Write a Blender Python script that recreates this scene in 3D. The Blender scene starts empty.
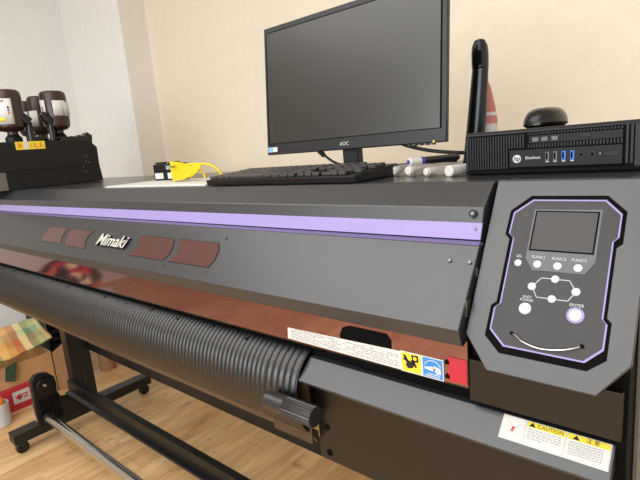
import bpy, bmesh, math, random
from mathutils import Vector, Matrix
random.seed(7)
C = bpy.context.scene.collection
H = 1.30                       # camera height above the floor; z below is measured from camera height
# ------------------------------------------------------------------ camera
cd = bpy.data.cameras.new('camera'); cam = bpy.data.objects.new('camera', cd); C.objects.link(cam)
cd.sensor_width = 36.0; cd.sensor_fit = 'HORIZONTAL'; cd.lens = 27.0; cd.clip_start = 0.02
R_ = (0.76286611, 0.641000627, -0.084578357); U_ = (-0.05993023, 0.200353906, 0.977888889); F_ = (-0.643772995, 0.740929490, -0.191258521)
cam.matrix_world = Matrix(((R_[0], U_[0], -F_[0], 0), (R_[1], U_[1], -F_[1], 0), (R_[2], U_[2], -F_[2], H), (0, 0, 0, 1)))
bpy.context.scene.camera = cam
# ------------------------------------------------------------------ world, lights, exposure
w = bpy.data.worlds.new('daylight'); bpy.context.scene.world = w; w.use_nodes = True
w.node_tree.nodes['Background'].inputs[0].default_value = (0.93, 0.96, 1.0, 1)
w.node_tree.nodes['Background'].inputs[1].default_value = 1.0
def area(name, loc, rot, sx, sy, power, col=(1, 1, 1)):
    l = bpy.data.lights.new(name, 'AREA'); l.shape = 'RECTANGLE'; l.size = sx; l.size_y = sy; l.energy = power; l.color = col
    o = bpy.data.objects.new(name, l); C.objects.link(o); o.location = loc; o.rotation_euler = rot
    return o
area('window_light', (-0.1, -2.80, 1.75), (math.radians(84), 0, 0), 4.2, 1.4, 110, (0.93, 0.97, 1.0))
area('ceiling_fill', (-1.3, -0.7, 2.68), (0, 0, 0), 3.0, 2.0, 56, (0.96, 0.98, 1.0))  # unseen overhead panel added to brighten upward faces and the walls
vs = bpy.context.scene.view_settings
vs.view_transform = 'Standard'; vs.look = 'None'; vs.gamma = 1; vs.use_curve_mapping = False; vs.exposure = 0.0
# ------------------------------------------------------------------ materials
def s2l(c): return tuple(((x / 255) / 12.92 if x / 255 <= 0.04045 else ((x / 255 + 0.055) / 1.055) ** 2.4) for x in c)
def mat(name, col, rough=0.5, metal=0.0, spec=0.5, noise=0.06, scale=30, bump=0.0, bscale=200, alpha=1.0, trans=0.0, emit=None, coat=0.0):
    m = bpy.data.materials.new(name); m.use_nodes = True; nt = m.node_tree; b = nt.nodes['Principled BSDF']
    c = s2l(col)
    tc = nt.nodes.new('ShaderNodeTexCoord')
    n = nt.nodes.new('ShaderNodeTexNoise'); n.inputs['Scale'].default_value = scale; n.inputs['Detail'].default_value = 4
    nt.links.new(tc.outputs['Object'], n.inputs['Vector'])
    r = nt.nodes.new('ShaderNodeValToRGB'); r.color_ramp.elements[0].position = 0.3; r.color_ramp.elements[1].position = 0.7
    r.color_ramp.elements[0].color = tuple(max(0, x * (1 - noise)) for x in c) + (1,)
    r.color_ramp.elements[1].color = tuple(min(1, x * (1 + noise)) for x in c) + (1,)
    nt.links.new(n.outputs['Fac'], r.inputs['Fac']); nt.links.new(r.outputs['Color'], b.inputs['Base Color'])
    b.inputs['Roughness'].default_value = rough; b.inputs['Metallic'].default_value = metal
    b.inputs['Specular IOR Level'].default_value = spec; b.inputs['Alpha'].default_value = alpha
    b.inputs['Transmission Weight'].default_value = trans; b.inputs['Coat Weight'].default_value = coat
    if emit: b.inputs['Emission Color'].default_value = s2l(emit[0]) + (1,); b.inputs['Emission Strength'].default_value = emit[1]
    if bump:
        n2 = nt.nodes.new('ShaderNodeTexNoise'); n2.inputs['Scale'].default_value = bscale; n2.inputs['Detail'].default_value = 3
        nt.links.new(tc.outputs['Object'], n2.inputs['Vector'])
        bp = nt.nodes.new('ShaderNodeBump'); bp.inputs['Strength'].default_value = bump; bp.inputs['Distance'].default_value = 0.002
        nt.links.new(n2.outputs['Fac'], bp.inputs['Height']); nt.links.new(bp.outputs['Normal'], b.inputs['Normal'])
    return m
M = {}
M['shell'] = mat('grey_metal_paint', (38, 41, 45), 0.36, spec=0.9, noise=0.08, scale=5, bump=0.04, bscale=420)
M['top'] = mat('glossy_top_paint', (44, 45, 47), 0.26, spec=0.9, noise=0.05, scale=9)
M['knob'] = mat('dark_grey_plastic', (34, 34, 36), 0.3, spec=0.7)
M['shell_dark'] = mat('dark_metal_paint', (15, 12, 10), 0.33, spec=0.5, noise=0.06, scale=12, bump=0.04, bscale=400)
M['black'] = mat('black_plastic', (10, 10, 11), 0.45, spec=0.35, noise=0.1)
M['matte_black'] = mat('matte_black', (5, 5, 5), 0.8, spec=0.1)
M['gloss_black'] = mat('gloss_black_plastic', (9, 9, 9), 0.25, spec=0.45)
M['rib'] = mat('black_rubber', (10, 10, 11), 0.36, spec=0.75, noise=0.05)
M['purple'] = mat('lilac_trim', (140, 128, 180), 0.4, noise=0.02)
M['purple_lip'] = mat('lilac_lip', (104, 94, 138), 0.4, noise=0.02)
M['steel'] = mat('brushed_steel', (208, 205, 198), 0.27, metal=1.0, noise=0.01, scale=6)
M['screw'] = mat('dark_screw_metal', (120, 118, 115), 0.35, metal=1.0)
M['frame'] = mat('black_powder_coat', (13, 13, 14), 0.38, spec=0.5, noise=0.08, scale=40, bump=0.05, bscale=500)
M['white'] = mat('white_plastic', (196, 198, 198), 0.5, noise=0.02)
M['silver'] = mat('silver_letters', (192, 190, 180), 0.35, noise=0.02)
M['paper'] = mat('white_paper', (204, 202, 196), 0.8, noise=0.02)
M['ink'] = mat('printed_grey_ink', (120, 120, 120), 0.8)
M['ink_light'] = mat('pale_printed_ink', (142, 142, 145), 0.8)
M['ink_black'] = mat('printed_black_ink', (30, 28, 26), 0.8)
M['yellow'] = mat('warning_yellow', (222, 196, 50), 0.6, noise=0.03)
M['blue'] = mat('label_blue', (50, 130, 200), 0.6, noise=0.03)
M['red'] = mat('red_label', (178, 36, 48), 0.6, noise=0.04)
M['orange'] = mat('orange_plastic', (220, 110, 30), 0.5)
M['console'] = mat('console_face_grey', (50, 50, 52), 0.5, spec=0.4, noise=0.03, scale=20)
M['console_light'] = mat('console_light_grey', (92, 93, 98), 0.5, spec=0.4, noise=0.02)
M['display'] = mat('display_glass', (30, 28, 27), 0.25, spec=0.5)
M['button'] = mat('white_button', (186, 189, 193), 0.5, noise=0.02)
M['screen'] = mat('matte_screen', (38, 38, 35), 0.30, spec=0.8, noise=0.02)
M['bezel'] = mat('monitor_bezel', (26, 26, 29), 0.4, noise=0.04)
M['pc'] = mat('computer_casing', (20, 20, 23), 0.42, spec=0.3, noise=0.05, bump=0.05, bscale=600)
M['pc_dark'] = mat('computer_dark_plastic', (8, 8, 9), 0.45, spec=0.25)
M['usb_blue'] = mat('blue_port', (50, 110, 200), 0.5)
M['cream'] = None
M['bottle'] = mat('brown_plastic_bottle', (50, 26, 21), 0.32, noise=0.05)
M['bottle_yellow'] = mat('translucent_yellow_plastic', (222, 196, 6), 0.25, noise=0.03, alpha=0.85)
M['clear'] = mat('clear_plastic', (206, 202, 196), 0.12, noise=0.01, alpha=0.4)
M['offwhite'] = mat('off_white_plastic', (200, 197, 190), 0.4, noise=0.02)
M['violet'] = mat('violet_ink_plastic', (70, 60, 150), 0.4)
M['cardboard'] = mat('cardboard', (190, 146, 98), 0.8, noise=0.08, scale=14)
M['cardboard_dark'] = mat('cardboard_inside', (150, 112, 76), 0.85, noise=0.08)
M['green'] = mat('dark_green_card', (62, 70, 44), 0.8)
M['key'] = mat('grey_keycaps', (48, 46, 45), 0.45, spec=0.6, noise=0.04)
M['cable'] = mat('black_cable', (18, 18, 18), 0.5)
M['side_panel'] = mat('side_panel_paint', (92, 88, 80), 0.5, noise=0.04)
M['navy'] = mat('navy_cloth', (38, 40, 62), 0.8)

def wallmat(name, col, sc=230, st=0.35):
    return mat(name, col, 0.9, spec=0.15, noise=0.02, scale=18, bump=st, bscale=sc)
M['cream_wall'] = wallmat('cream_wallpaper', (232, 221, 199))
M['pillar_side'] = wallmat('beige_textured_plaster', (228, 223, 214), 160, 0.8)
M['white_wall'] = wallmat('white_plaster', (232, 231, 227))
M['grey_wall'] = wallmat('pale_grey_plaster', (232, 232, 228))
M['ceiling'] = wallmat('ceiling_paint', (236, 234, 230))

def acrylic():
    m = bpy.data.materials.new('red_tinted_acrylic'); m.use_nodes = True; nt = m.node_tree; b = nt.nodes['Principled BSDF']
    b.inputs['Base Color'].default_value = s2l((146, 112, 114)) + (1,)
    b.inputs['Metallic'].default_value = 0.94; b.inputs['Roughness'].default_value = 0.06
    n = nt.nodes.new('ShaderNodeTexNoise'); n.inputs['Scale'].default_value = 3
    bp = nt.nodes.new('ShaderNodeBump'); bp.inputs['Strength'].default_value = 0.008; bp.inputs['Distance'].default_value = 0.01
    nt.links.new(n.outputs['Fac'], bp.inputs['Height']); nt.links.new(bp.outputs['Normal'], b.inputs['Normal'])
    return m
M['acrylic'] = acrylic()

def woodfloor():
    m = bpy.data.materials.new('oak_strip_floor'); m.use_nodes = True; nt = m.node_tree; b = nt.nodes['Principled BSDF']; L = nt.links.new
    tc = nt.nodes.new('ShaderNodeTexCoord'); mp = nt.nodes.new('ShaderNodeMapping'); mp.inputs['Rotation'].default_value = (0, 0, math.radians(90))
    L(tc.outputs['Object'], mp.inputs['Vector'])
    br = nt.nodes.new('ShaderNodeTexBrick'); br.offset = 0.37; br.inputs['Scale'].default_value = 1.0
    br.inputs['Color1'].default_value = s2l((210, 170, 122)) + (1,); br.inputs['Color2'].default_value = s2l((230, 196, 148)) + (1,)
    br.inputs['Mortar'].default_value = s2l((178, 134, 88)) + (1,); br.inputs['Mortar Size'].default_value = 0.0012; br.inputs['Mortar Smooth'].default_value = 0.3
    br.inputs['Brick Width'].default_value = 0.62; br.inputs['Row Height'].default_value = 0.125; br.inputs['Bias'].default_value = 0.0
    L(mp.outputs['Vector'], br.inputs['Vector'])
    mp2 = nt.nodes.new('ShaderNodeMapping'); mp2.inputs['Scale'].default_value = (9, 1.4, 1)
    L(tc.outputs['Object'], mp2.inputs['Vector'])
    n = nt.nodes.new('ShaderNodeTexNoise'); n.inputs['Scale'].default_value = 2.2; n.inputs['Detail'].default_value = 8; n.inputs['Distortion'].default_value = 0.6
    L(mp2.outputs['Vector'], n.inputs['Vector'])
    r = nt.nodes.new('ShaderNodeValToRGB'); r.color_ramp.elements[0].position = 0.3; r.color_ramp.elements[1].position = 0.72
    r.color_ramp.elements[0].color = (0.72, 0.63, 0.54, 1); r.color_ramp.elements[1].color = (1.10, 1.09, 1.06, 1)
    L(n.outputs['Fac'], r.inputs['Fac'])
    mx = nt.nodes.new('ShaderNodeMix'); mx.data_type = 'RGBA'; mx.blend_type = 'MULTIPLY'; mx.inputs[0].default_value = 1
    L(br.outputs['Color'], mx.inputs[6]); L(r.outputs['Color'], mx.inputs[7])
    # knots
    mp3 = nt.nodes.new('ShaderNodeMapping'); mp3.inputs['Scale'].default_value = (5.5, 2.8, 1); L(tc.outputs['Object'], mp3.inputs['Vector'])
    n3 = nt.nodes.new('ShaderNodeTexNoise'); n3.inputs['Scale'].default_value = 2.7; n3.inputs['Detail'].default_value = 5; n3.inputs['Roughness'].default_value = 0.62
    L(mp3.outputs['Vector'], n3.inputs['Vector'])
    r3 = nt.nodes.new('ShaderNodeValToRGB'); r3.color_ramp.elements[0].position = 0.59; r3.color_ramp.elements[1].position = 0.74
    r3.color_ramp.elements[0].color = (0, 0, 0, 1); r3.color_ramp.elements[1].color = (0.75, 0.75, 0.75, 1); L(n3.outputs['Fac'], r3.inputs['Fac'])
    mx2 = nt.nodes.new('ShaderNodeMix'); mx2.data_type = 'RGBA'; mx2.inputs[7].default_value = s2l((138, 84, 48)) + (1,)
    L(r3.outputs['Color'], mx2.inputs[0]); L(mx.outputs[2], mx2.inputs[6]); L(mx2.outputs[2], b.inputs['Base Color'])
    b.inputs['Roughness'].default_value = 0.42; b.inputs['Specular IOR Level'].default_value = 0.4
    return m
M['floor'] = woodfloor()

def plaid():
    m = bpy.data.materials.new('plaid_cotton'); m.use_nodes = True; nt = m.node_tree; b = nt.nodes['Principled BSDF']; L = nt.links.new
    uv = nt.nodes.new('ShaderNodeUVMap'); uv.uv_map = 'UVMap'
    sp = nt.nodes.new('ShaderNodeSeparateXYZ'); L(uv.outputs['UV'], sp.inputs[0])
    cols = [(226, 214, 150), (150, 170, 130), (96, 128, 104), (232, 222, 168), (190, 92, 66), (206, 140, 78), (222, 176, 98), (90, 120, 100)]
    outs = []
    for ax in (0, 1):
        mu = nt.nodes.new('ShaderNodeMath'); mu.operation = 'FRACT'; L(sp.outputs[ax], mu.inputs[0])
        r = nt.nodes.new('ShaderNodeValToRGB'); r.color_ramp.interpolation = 'CONSTANT'
        e = r.color_ramp.elements; e[0].position = 0; e[0].color = s2l(cols[0]) + (1,); e[1].position = 0.125; e[1].color = s2l(cols[1]) + (1,)
        for i in range(2, 8):
            q = e.new(i * 0.125); q.color = s2l(cols[(i + ax * 3) % 8]) + (1,)
        L(mu.outputs[0], r.inputs['Fac']); outs.append(r)
    mx = nt.nodes.new('ShaderNodeMix'); mx.data_type = 'RGBA'; mx.inputs[0].default_value = 0.35
    L(outs[0].outputs['Color'], mx.inputs[6]); L(outs[1].outputs['Color'], mx.inputs[7]); L(mx.outputs[2], b.inputs['Base Color'])
    b.inputs['Roughness'].default_value = 0.9
    return m
M['plaid'] = plaid()

# ------------------------------------------------------------------ geometry helpers (z measured from camera height unless local)
BASE = {}
class G:
    def __init__(s): s.bm = bmesh.new()
    def box(s, x0, x1, y0, y1, z0, z1):
        v = [s.bm.verts.new(p) for p in ((x0, y0, z0), (x1, y0, z0), (x1, y1, z0), (x0, y1, z0), (x0, y0, z1), (x1, y0, z1), (x1, y1, z1), (x0, y1, z1))]
        for f in ((3, 2, 1, 0), (4, 5, 6, 7), (0, 1, 5, 4), (1, 2, 6, 5), (2, 3, 7, 6), (3, 0, 4, 7)): s.bm.faces.new([v[i] for i in f])
        return s
    def poly(s, pts, ext):                       # closed 3-D outline pushed along ext
        ext = Vector(ext); a = [s.bm.verts.new(p) for p in pts]; b = [s.bm.verts.new(Vector(p) + ext) for p in pts]; n = len(pts)
        s.bm.faces.new(a); s.bm.faces.new(b[::-1])
        for i in range(n): s.bm.faces.new((a[i], b[i], b[(i + 1) % n], a[(i + 1) % n]))
        return s
    def prism_x(s, prof, x0, x1): return s.poly([(x0, y, z) for y, z in prof], (x1 - x0, 0, 0))
    def ring(s, outer, inner, ext):              # frame between two outlines with equal counts
        ext = Vector(ext); n = len(outer)
        A = [s.bm.verts.new(p) for p in outer]; B = [s.bm.verts.new(p) for p in inner]
        A2 = [s.bm.verts.new(Vector(p) + ext) for p in outer]; B2 = [s.bm.verts.new(Vector(p) + ext) for p in inner]
        for i in range(n):
            j = (i + 1) % n
            for q in ((A[i], A[j], B[j], B[i]), (A2[i], B2[i], B2[j], A2[j]), (A[i], A2[i], A2[j], A[j]), (B[i], B[j], B2[j], B2[i])): s.bm.faces.new(q)
        return s
    def cyl(s, p0, p1, r0, r1=None, seg=24, knurl=0):
        p0 = Vector(p0); p1 = Vector(p1); r1 = r0 if r1 is None else r1; d = (p1 - p0).normalized()
        a = d.orthogonal().normalized(); b = d.cross(a); A = []; B = []
        for i in range(seg):
            t = 2 * math.pi * i / seg; k = 1 - (knurl if i % 2 else 0); u = (a * math.cos(t) + b * math.sin(t)) * k
            A.append(s.bm.verts.new(p0 + u * r0)); B.append(s.bm.verts.new(p1 + u * r1))
        s.bm.faces.new(A[::-1]); s.bm.faces.new(B)
        for i in range(seg): s.bm.faces.new((A[i], A[(i + 1) % seg], B[(i + 1) % seg], B[i]))
        return s
    def lathe(s, prof, c, axis=(0, 0, 1), seg=28, sx=1.0, sy=1.0):   # prof: (radius, height)
        c = Vector(c); d = Vector(axis).normalized(); a = Vector((1, 0, 0)) if abs(d.x) < 0.9 else Vector((0, 1, 0)); a = (a - d * a.dot(d)).normalized(); b = d.cross(a)
        rows = [[s.bm.verts.new(c + d * h + a * (sx * max(r, 1e-4) * math.cos(2 * math.pi * i / seg)) + b * (sy * max(r, 1e-4) * math.sin(2 * math.pi * i / seg))) for i in range(seg)] for r, h in prof]
        for A, B in zip(rows, rows[1:]):
            for i in range(seg): s.bm.faces.new((A[i], A[(i + 1) % seg], B[(i + 1) % seg], B[i]))
        s.bm.faces.new(rows[0][::-1]); s.bm.faces.new(rows[-1])
        return s
    def tube(s, pts, r, seg=10):
        P = [Vector(p) for p in pts]
        # Catmull-Rom smoothing
        Q = []
        for i in range(len(P) - 1):
            a = P[max(i - 1, 0)]; b = P[i]; c = P[i + 1]; d = P[min(i + 2, len(P) - 1)]
            for k in range(6):
                t = k / 6; Q.append(0.5 * ((2 * b) + (c - a) * t + (2 * a - 5 * b + 4 * c - d) * t * t + (3 * b - a - 3 * c + d) * t ** 3))
        Q.append(P[-1]); rows = []; up = None
        for i, q in enumerate(Q):
            d = (Q[min(i + 1, len(Q) - 1)] - Q[max(i - 1, 0)]).normalized()
            a = d.orthogonal().normalized() if up is None else (up - d * up.dot(d)).normalized(); up = a; b = d.cross(a)
            rows.append([s.bm.verts.new(q + (a * math.cos(2 * math.pi * k / seg) + b * math.sin(2 * math.pi * k / seg)) * r) for k in range(seg)])
        for A, B in zip(rows, rows[1:]):
            for i in range(seg): s.bm.faces.new((A[i], A[(i + 1) % seg], B[(i + 1) % seg], B[i]))
        s.bm.faces.new(rows[0][::-1]); s.bm.faces.new(rows[-1])
        return s
    def build(s, name, m, parent=None, bevel=0.0, smooth=30, local=False, seg=2):
        bmesh.ops.recalc_face_normals(s.bm, faces=s.bm.faces)
        if not local:
            off = Vector((0, 0, H)) - (BASE.get(parent.name, Vector()) if parent else Vector())
            bmesh.ops.translate(s.bm, verts=s.bm.verts, vec=off)
        me = bpy.data.meshes.new(name); s.bm.to_mesh(me); s.bm.free(); me.materials.append(m)
        for p in me.polygons: p.use_smooth = True
        me.set_sharp_from_angle(angle=math.radians(smooth))
        o = bpy.data.objects.new(name, me); C.objects.link(o)
        if parent: o.parent = parent; BASE[o.name] = BASE.get(parent.name, Vector())
        if bevel:
            b = o.modifiers.new('bevel', 'BEVEL'); b.width = bevel; b.segments = seg; b.limit_method = 'ANGLE'; b.angle_limit = math.radians(30)
        return o
def thing(name, label, cat, loc=(0, 0, 0), rotz=0, group=None, local=False):
    o = bpy.data.objects.new(name, None); C.objects.link(o); o.empty_display_size = 0.05
    L = Vector(loc) + Vector((0, 0, H)); o.location = L; o.rotation_euler = (0, 0, rotz); o['label'] = label; o['category'] = cat
    if group: o['group'] = group
    BASE[o.name] = L
    return o
def tag(o, label, cat, group=None, kind=None):
    o['label'] = label; o['category'] = cat
    if group: o['group'] = group
    if kind: o['kind'] = kind
    return o
def struct(o): o['kind'] = 'structure'; return o
def text(name, body, m, parent, origin, ux, uy, size, extrude=0.0003, shear=0.0, align='CENTER', local=False, wide=1.0, off=0.0):
    cu = bpy.data.curves.new(name, 'FONT'); cu.body = body; cu.size = size; cu.extrude = extrude; cu.align_x = align; cu.align_y = 'CENTER'; cu.shear = shear; cu.offset = off; cu.resolution_u = 3
    t = bpy.data.objects.new(name, cu); C.objects.link(t); bpy.context.view_layer.update()
    me = bpy.data.meshes.new_from_object(t.evaluated_get(bpy.context.evaluated_depsgraph_get())); bpy.data.objects.remove(t)
    ux = Vector(ux).normalized(); uy = Vector(uy).normalized(); n = ux.cross(uy)
    Mx = Matrix.Translation(Vector(origin)) @ Matrix((ux, uy, n)).transposed().to_4x4() @ Matrix.Diagonal((wide, 1, 1, 1))
    if not local: Mx = Matrix.Translation(Vector((0, 0, H)) - BASE.get(parent.name, Vector())) @ Mx
    me.transform(Mx); me.materials.clear(); me.materials.append(m); me.name = name
    o = bpy.data.objects.new(name, me); C.objects.link(o); o.parent = parent; BASE[o.name] = BASE.get(parent.name, Vector())
    return o
class Plane:                                      # sloping face running along x: P upper edge, Q lower edge (y, z)
    def __init__(s, P, Q):
        s.Q = Vector((0, Q[0], Q[1])); s.v = (Vector((0, P[0], P[1])) - s.Q).normalized(); s.n = Vector((1, 0, 0)).cross(s.v)
    def at(s, u, v, h=0): return s.Q + Vector((u, 0, 0)) + s.v * v + s.n * h
    def plate(s, g, pts, h0, h1): return g.poly([s.at(u, v, h0) for u, v in pts], s.n * (h1 - h0))
    def rect(s, g, u0, u1, v0, v1, h0, h1): return s.plate(g, [(u0, v0), (u1, v0), (u1, v1), (u0, v1)], h0, h1)
    def disc(s, g, u, v, r, h0, h1, r1=None, seg=24): return g.cyl(s.at(u, v, h0), s.at(u, v, h1), r, r1, seg)

# ------------------------------------------------------------------ the room
FZ = -H
struct(G().box(-5.3, 2.6, -3.0, 1.95, FZ - 0.05, FZ).build('floor', M['floor']))
struct(G().box(-3.8, 2.6, 1.85, 1.95, FZ, 1.4).build('wall_back', M['cream_wall']))
struct(G().box(-3.8, -3.7, .50, 1.85, FZ, 1.4).build('wall_left', M['grey_wall']))
struct(G().box(-5.3, -3.8, .50, .60, FZ, 1.4).build('wall_rear_left', M['grey_wall']))
struct(G().box(-5.4, -5.3, -3.0, .60, FZ, 1.4).build('wall_far_left', M['grey_wall']))
struct(G().box(-3.7, -2.925, 1.67, 1.85, FZ, 1.4).build('trim_1', M['white_wall']))
struct(G().box(-2.925, -2.921, 1.67, 1.85, FZ, 1.4).build('trim_2', M['pillar_side']))
struct(G().box(-5.4, 2.6, -3.0, 1.95, 1.4, 1.45).build('ceiling', M['ceiling']))
g = G(); g.box(-5.3, -2.3, -3.0, -2.9, FZ, 1.4).box(2.2, 2.6, -3.0, -2.9, FZ, 1.4).box(-2.3, 2.2, -3.0, -2.9, FZ, -0.3).box(-2.3, 2.2, -3.0, -2.9, 1.2, 1.4)
struct(g.build('wall_front', M['grey_wall']))

# ------------------------------------------------------------------ the printer
P = thing('large_format_printer', 'long black and grey wide format printer with lilac stripe on a black wheeled stand', 'printer', (-1.4, 0.9, -H))
XL, XR = -2.78, -0.256
def part(g, name, m, parent=None, **k): return g.build(name, m, parent or P, **k)
part(G().prism_x([(.70, -.074), (1.25, -.074), (1.25, -.40), (.66, -.40), (.64, -.16)], XL, XR - .002), 'body', M['shell_dark'], bevel=.002)
tcv = part(G().prism_x([(.683, -.0705), (.70, -.0700), (.70, -.074), (.88, -.074), (.90, -.078), (.72, -.12), (.645, -.149), (.627, -.145), (.637, -.122), (.644, -.102)], XL, XR), 'top_cover', M['shell'], bevel=.0012)
part(G().box(XL, -.0690, .700, 1.255, -.0735, -.0703), 'top_panel', M['top'], bevel=.0005)
TP = Plane((.637, -.122), (.627, -.145))
part(TP.rect(G(), XL, XR + .001, .0005, .0245, .0002, .0016), 'lilac_stripe', M['purple'], bevel=.0004)
part(G().prism_x([(.6275, -.1462), (.6200, -.1500), (.6215, -.1530), (.640, -.1520)], XL, XR + .001), 'stripe_lip', M['purple_lip'])
fcv = part(G().prism_x([(.620, -.1505), (.545, -.246), (.5545, -.2715), (.560, -.2735), (.60, -.262), (.635, -.1535)], XL, XR + .0025), 'front_cover', M['shell'], bevel=.0012)
FPl = Plane((.620, -.149), (.545, -.246))
wins = [[(-1.6460, .0844), (-1.5235, .0837), (-1.5315, .075), (-1.5330, .055), (-1.5158, .0335), (-1.662, .0326), (-1.670, .052), (-1.660, .073)],
        [(-1.485, .0840), (-1.3539, .0835), (-1.368, .070), (-1.370, .050), (-1.3530, .0292), (-1.4793, .0296), (-1.4990, .0480), (-1.499, .066)],
        [(-1.1034, .0852), (-0.957, .0850), (-0.948, .070), (-0.948, .048), (-0.962, .0313), (-1.1150, .0305), (-1.0950, .048), (-1.092, .066)],
        [(-0.9374, .0855), (-0.7965, .0860), (-0.7860, .072), (-0.7850, .048), (-0.7960, .0315), (-0.9420, .0312), (-0.9210, .050), (-0.920, .068)]]
for wpts in wins:
    cx = sum(p[0] for p in wpts) / 8; cy = sum(p[1] for p in wpts) / 8
    rim = FPl.plate(G(), [(cx + (u - cx) * 1.025, cy + (v - cy) * 1.05) for u, v in wpts], -.0015, .0003).build('window_rim', M['black'], P)
    FPl.plate(G(), wpts, -.001, .0008).build('window_pane', M['acrylic'], rim)
for u, v in [(-.2897, .0953), (-.2606, .0953), (-1.677, .0942), (-.7797, .099), (-1.3297, .018), (-1.50, .092), (-.95, .021), (-.80, .021), (-2.2, .09), (-1.13, .094)]: part(FPl.disc(G(), u, v, .0032, -.001, .002, .0024, 14), 'cover_screw', M['screw'])
lg = text('logo_letters', 'Mimaki', M['silver'], P, FPl.at(-1.2215, .0595, .0050), (1, 0, 0), FPl.v, .046, .0006, 0.28, off=.0004, wide=1.14)
text('logo_side', 'Mimaki', M['black'], lg, FPl.at(-1.2195, .0580, .0024), (1, 0, 0), FPl.v, .046, .0020, 0.28, off=.0010, wide=1.14)
TF = Plane((.644, -.102), (.637, -.122))
g = G(); TF.disc(g, -.2700, .012, .0060, 0, .004, .0055, 20); g2 = TF.disc(G(), -.2700, -.004, .0035, 0, .0035, .003)
k = part(g, 'lock_knob', M['gloss_black']); TF.disc(G(), -.2700, .012, .003, .004, .0048, .0025).build('knob_centre', M['screw'], k)
part(TP.disc(G(), -.2640, .0155, .0026, .001, .0032, .002, 14), 'stripe_screw', M['screw'])
part(G().cyl((-2.385, .640, -.118), (-2.385, .636, -.120), .008, .007, 16), 'cover_catch', M['gloss_black'])
# lower acrylic apron with its stickers
part(G().box(XL, -.2535, .571, .574, -.338, -.262), 'acrylic_apron', M['acrylic'])
part(G().box(XL, -.2535, .5705, .5745, -.3395, -.3375), 'apron_edge', M['gloss_black'])
AP = Plane((.571, -.262), (.571, -.338))
st = part(AP.plate(G(), [(-.592, .0035), (-.3572, .0015), (-.3572, .031), (-.590, .0245)], .0003, .0009), 'warning_strip', M['paper'])
g = G()
for r in range(6):
    x = -.582
    while x < -.362:
        l = random.uniform(.004, .014); 
        if random.random() < .9 and not (-.478 < x < -.468): AP.rect(g, x, min(x + l, -.361), .0055 + r * .0035, .0068 + r * .0035, .0009, .0011)
        x += l + .002
g.build('strip_print', M['ink_light'], st)
sq = part(AP.rect(G(), -.3568, -.2885, .0005, .0325, .0003, .0011), 'pictogram_label', M['paper'])
AP.rect(G(), -.3550, -.3235, .002, .031, .0011, .0014).build('yellow_square', M['yellow'], sq)
AP.rect(G(), -.3205, -.2900, .002, .031, .0011, .0014).build('blue_square', M['blue'], sq)
g = G()      # crossed hand and reel pictogram
for c in ([(-.353, .028), (-.348, .027), (-.343, .018), (-.347, .015)], [(-.349, .012), (-.343, .020), (-.334, .016), (-.337, .009), (-.345, .007)],
          [(-.339, .029), (-.328, .030), (-.327, .020), (-.337, .018)], [(-.340, .020), (-.336, .024), (-.330, .012), (-.333, .010)], [(-.352, .022), (-.346, .022), (-.347, .019), (-.353, .019)]):
    AP.plate(g, c, .0014, .0016)
g.build('yellow_pictogram', M['ink_black'], sq)
AP.disc(G(), -.3330, .0245, .0030, .0016, .0017).build('reel_hub', M['yellow'], sq)
g = G()
for c in ([(-.318, .017), (-.305, .019), (-.300, .014), (-.306, .012), (-.318, .014)], [(-.303, .021), (-.293, .018), (-.292, .010), (-.299, .009), (-.304, .015)]): AP.plate(g, c, .0014, .0016)
arc = [AP.at(-.305 + .013 * math.cos(t), .016 + .012 * math.sin(t), .0016) for t in [math.radians(a) for a in range(20, 161, 14)]]
g.tube(arc, .0007, 6)
for i in range(2): AP.rect(g, -.318 + .004 * i, -.294, .0035 + .003 * i, .0047 + .003 * i, .0014, .0016)
g.build('blue_pictogram', M['white'], sq)
rs = part(AP.rect(G(), -.2815, -.2545, .004, .040, .0003, .0010), 'red_label', M['red'])
g = G(); AP.rect(g, -.2855, -.2800, .029, .034, .0009, .0030); AP.rect(g, -.2855, -.2800, .008, .013, .0009, .0030); g.build('label_clip', M['matte_black'], rs)
part(AP.plate(G(), [(-.4680, .0205), (-.3800, .0245), (-.3725, .031), (-.3725, .044), (-.380, .0535), (-.4500, .0535), (-.4640, .048), (-.4710, .034)], .0003, .0008), 'dark_handle_slot', M['matte_black'])
# platen strip behind the apron
part(G().box(XL, -.252, .585, .66, -.40, -.341), 'platen', M['matte_black'])
# ribbed media guide
prof = [(.612, -.338), (.603, -.345), (.589, -.350), (.574, -.356), (.560, -.365), (.548, -.377), (.540, -.391), (.535, -.407), (.532, -.424), (.531, -.440), (.532, -.456), (.537, -.472), (.545, -.486), (.556, -.499)]
g = G(); rows = []; x = XL; xs = []
while x < -.628: xs.append(x); x += .00165
nx = len(xs)
def nrm(i):
    a = prof[max(i - 1, 0)]; b = prof[min(i + 1, len(prof) - 1)]; t = Vector((b[0] - a[0], b[1] - a[1])).normalized(); return Vector((t.y, -t.x))
allx = [(x, .0022 * (abs(math.sin(math.pi * (x - XL) / .0125)))) for x in xs]
x = xs[-1] + .001
x0 = x
while x < -.548: allx.append((x, .0025 * (abs(math.sin(math.pi * (x - x0) / .0150))))); x += .0012
for x, d in allx:
    rows.append([g.bm.verts.new((x, prof[i][0] + nrm(i).x * d, prof[i][1] + nrm(i).y * d)) for i in range(len(prof))])
for A, B in zip(rows, rows[1:]):
    for i in range(len(prof) - 1): g.bm.faces.new((A[i], A[i + 1], B[i + 1], B[i]))
gd = part(g, 'ribbed_media_guide', M['rib'], smooth=75)
sm = gd.modifiers.new('thickness', 'SOLIDIFY'); sm.thickness = .003; sm.offset = -1
x = -2.70
while x < -.62:
    part(G().poly([(x, .592, -.3485), (x + .004, .592, -.3485), (x - .012, .566, -.360), (x - .016, .566, -.360)], (0, -.0008, .0018)), 'guide_slot', M['matte_black']); x += .118
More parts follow.
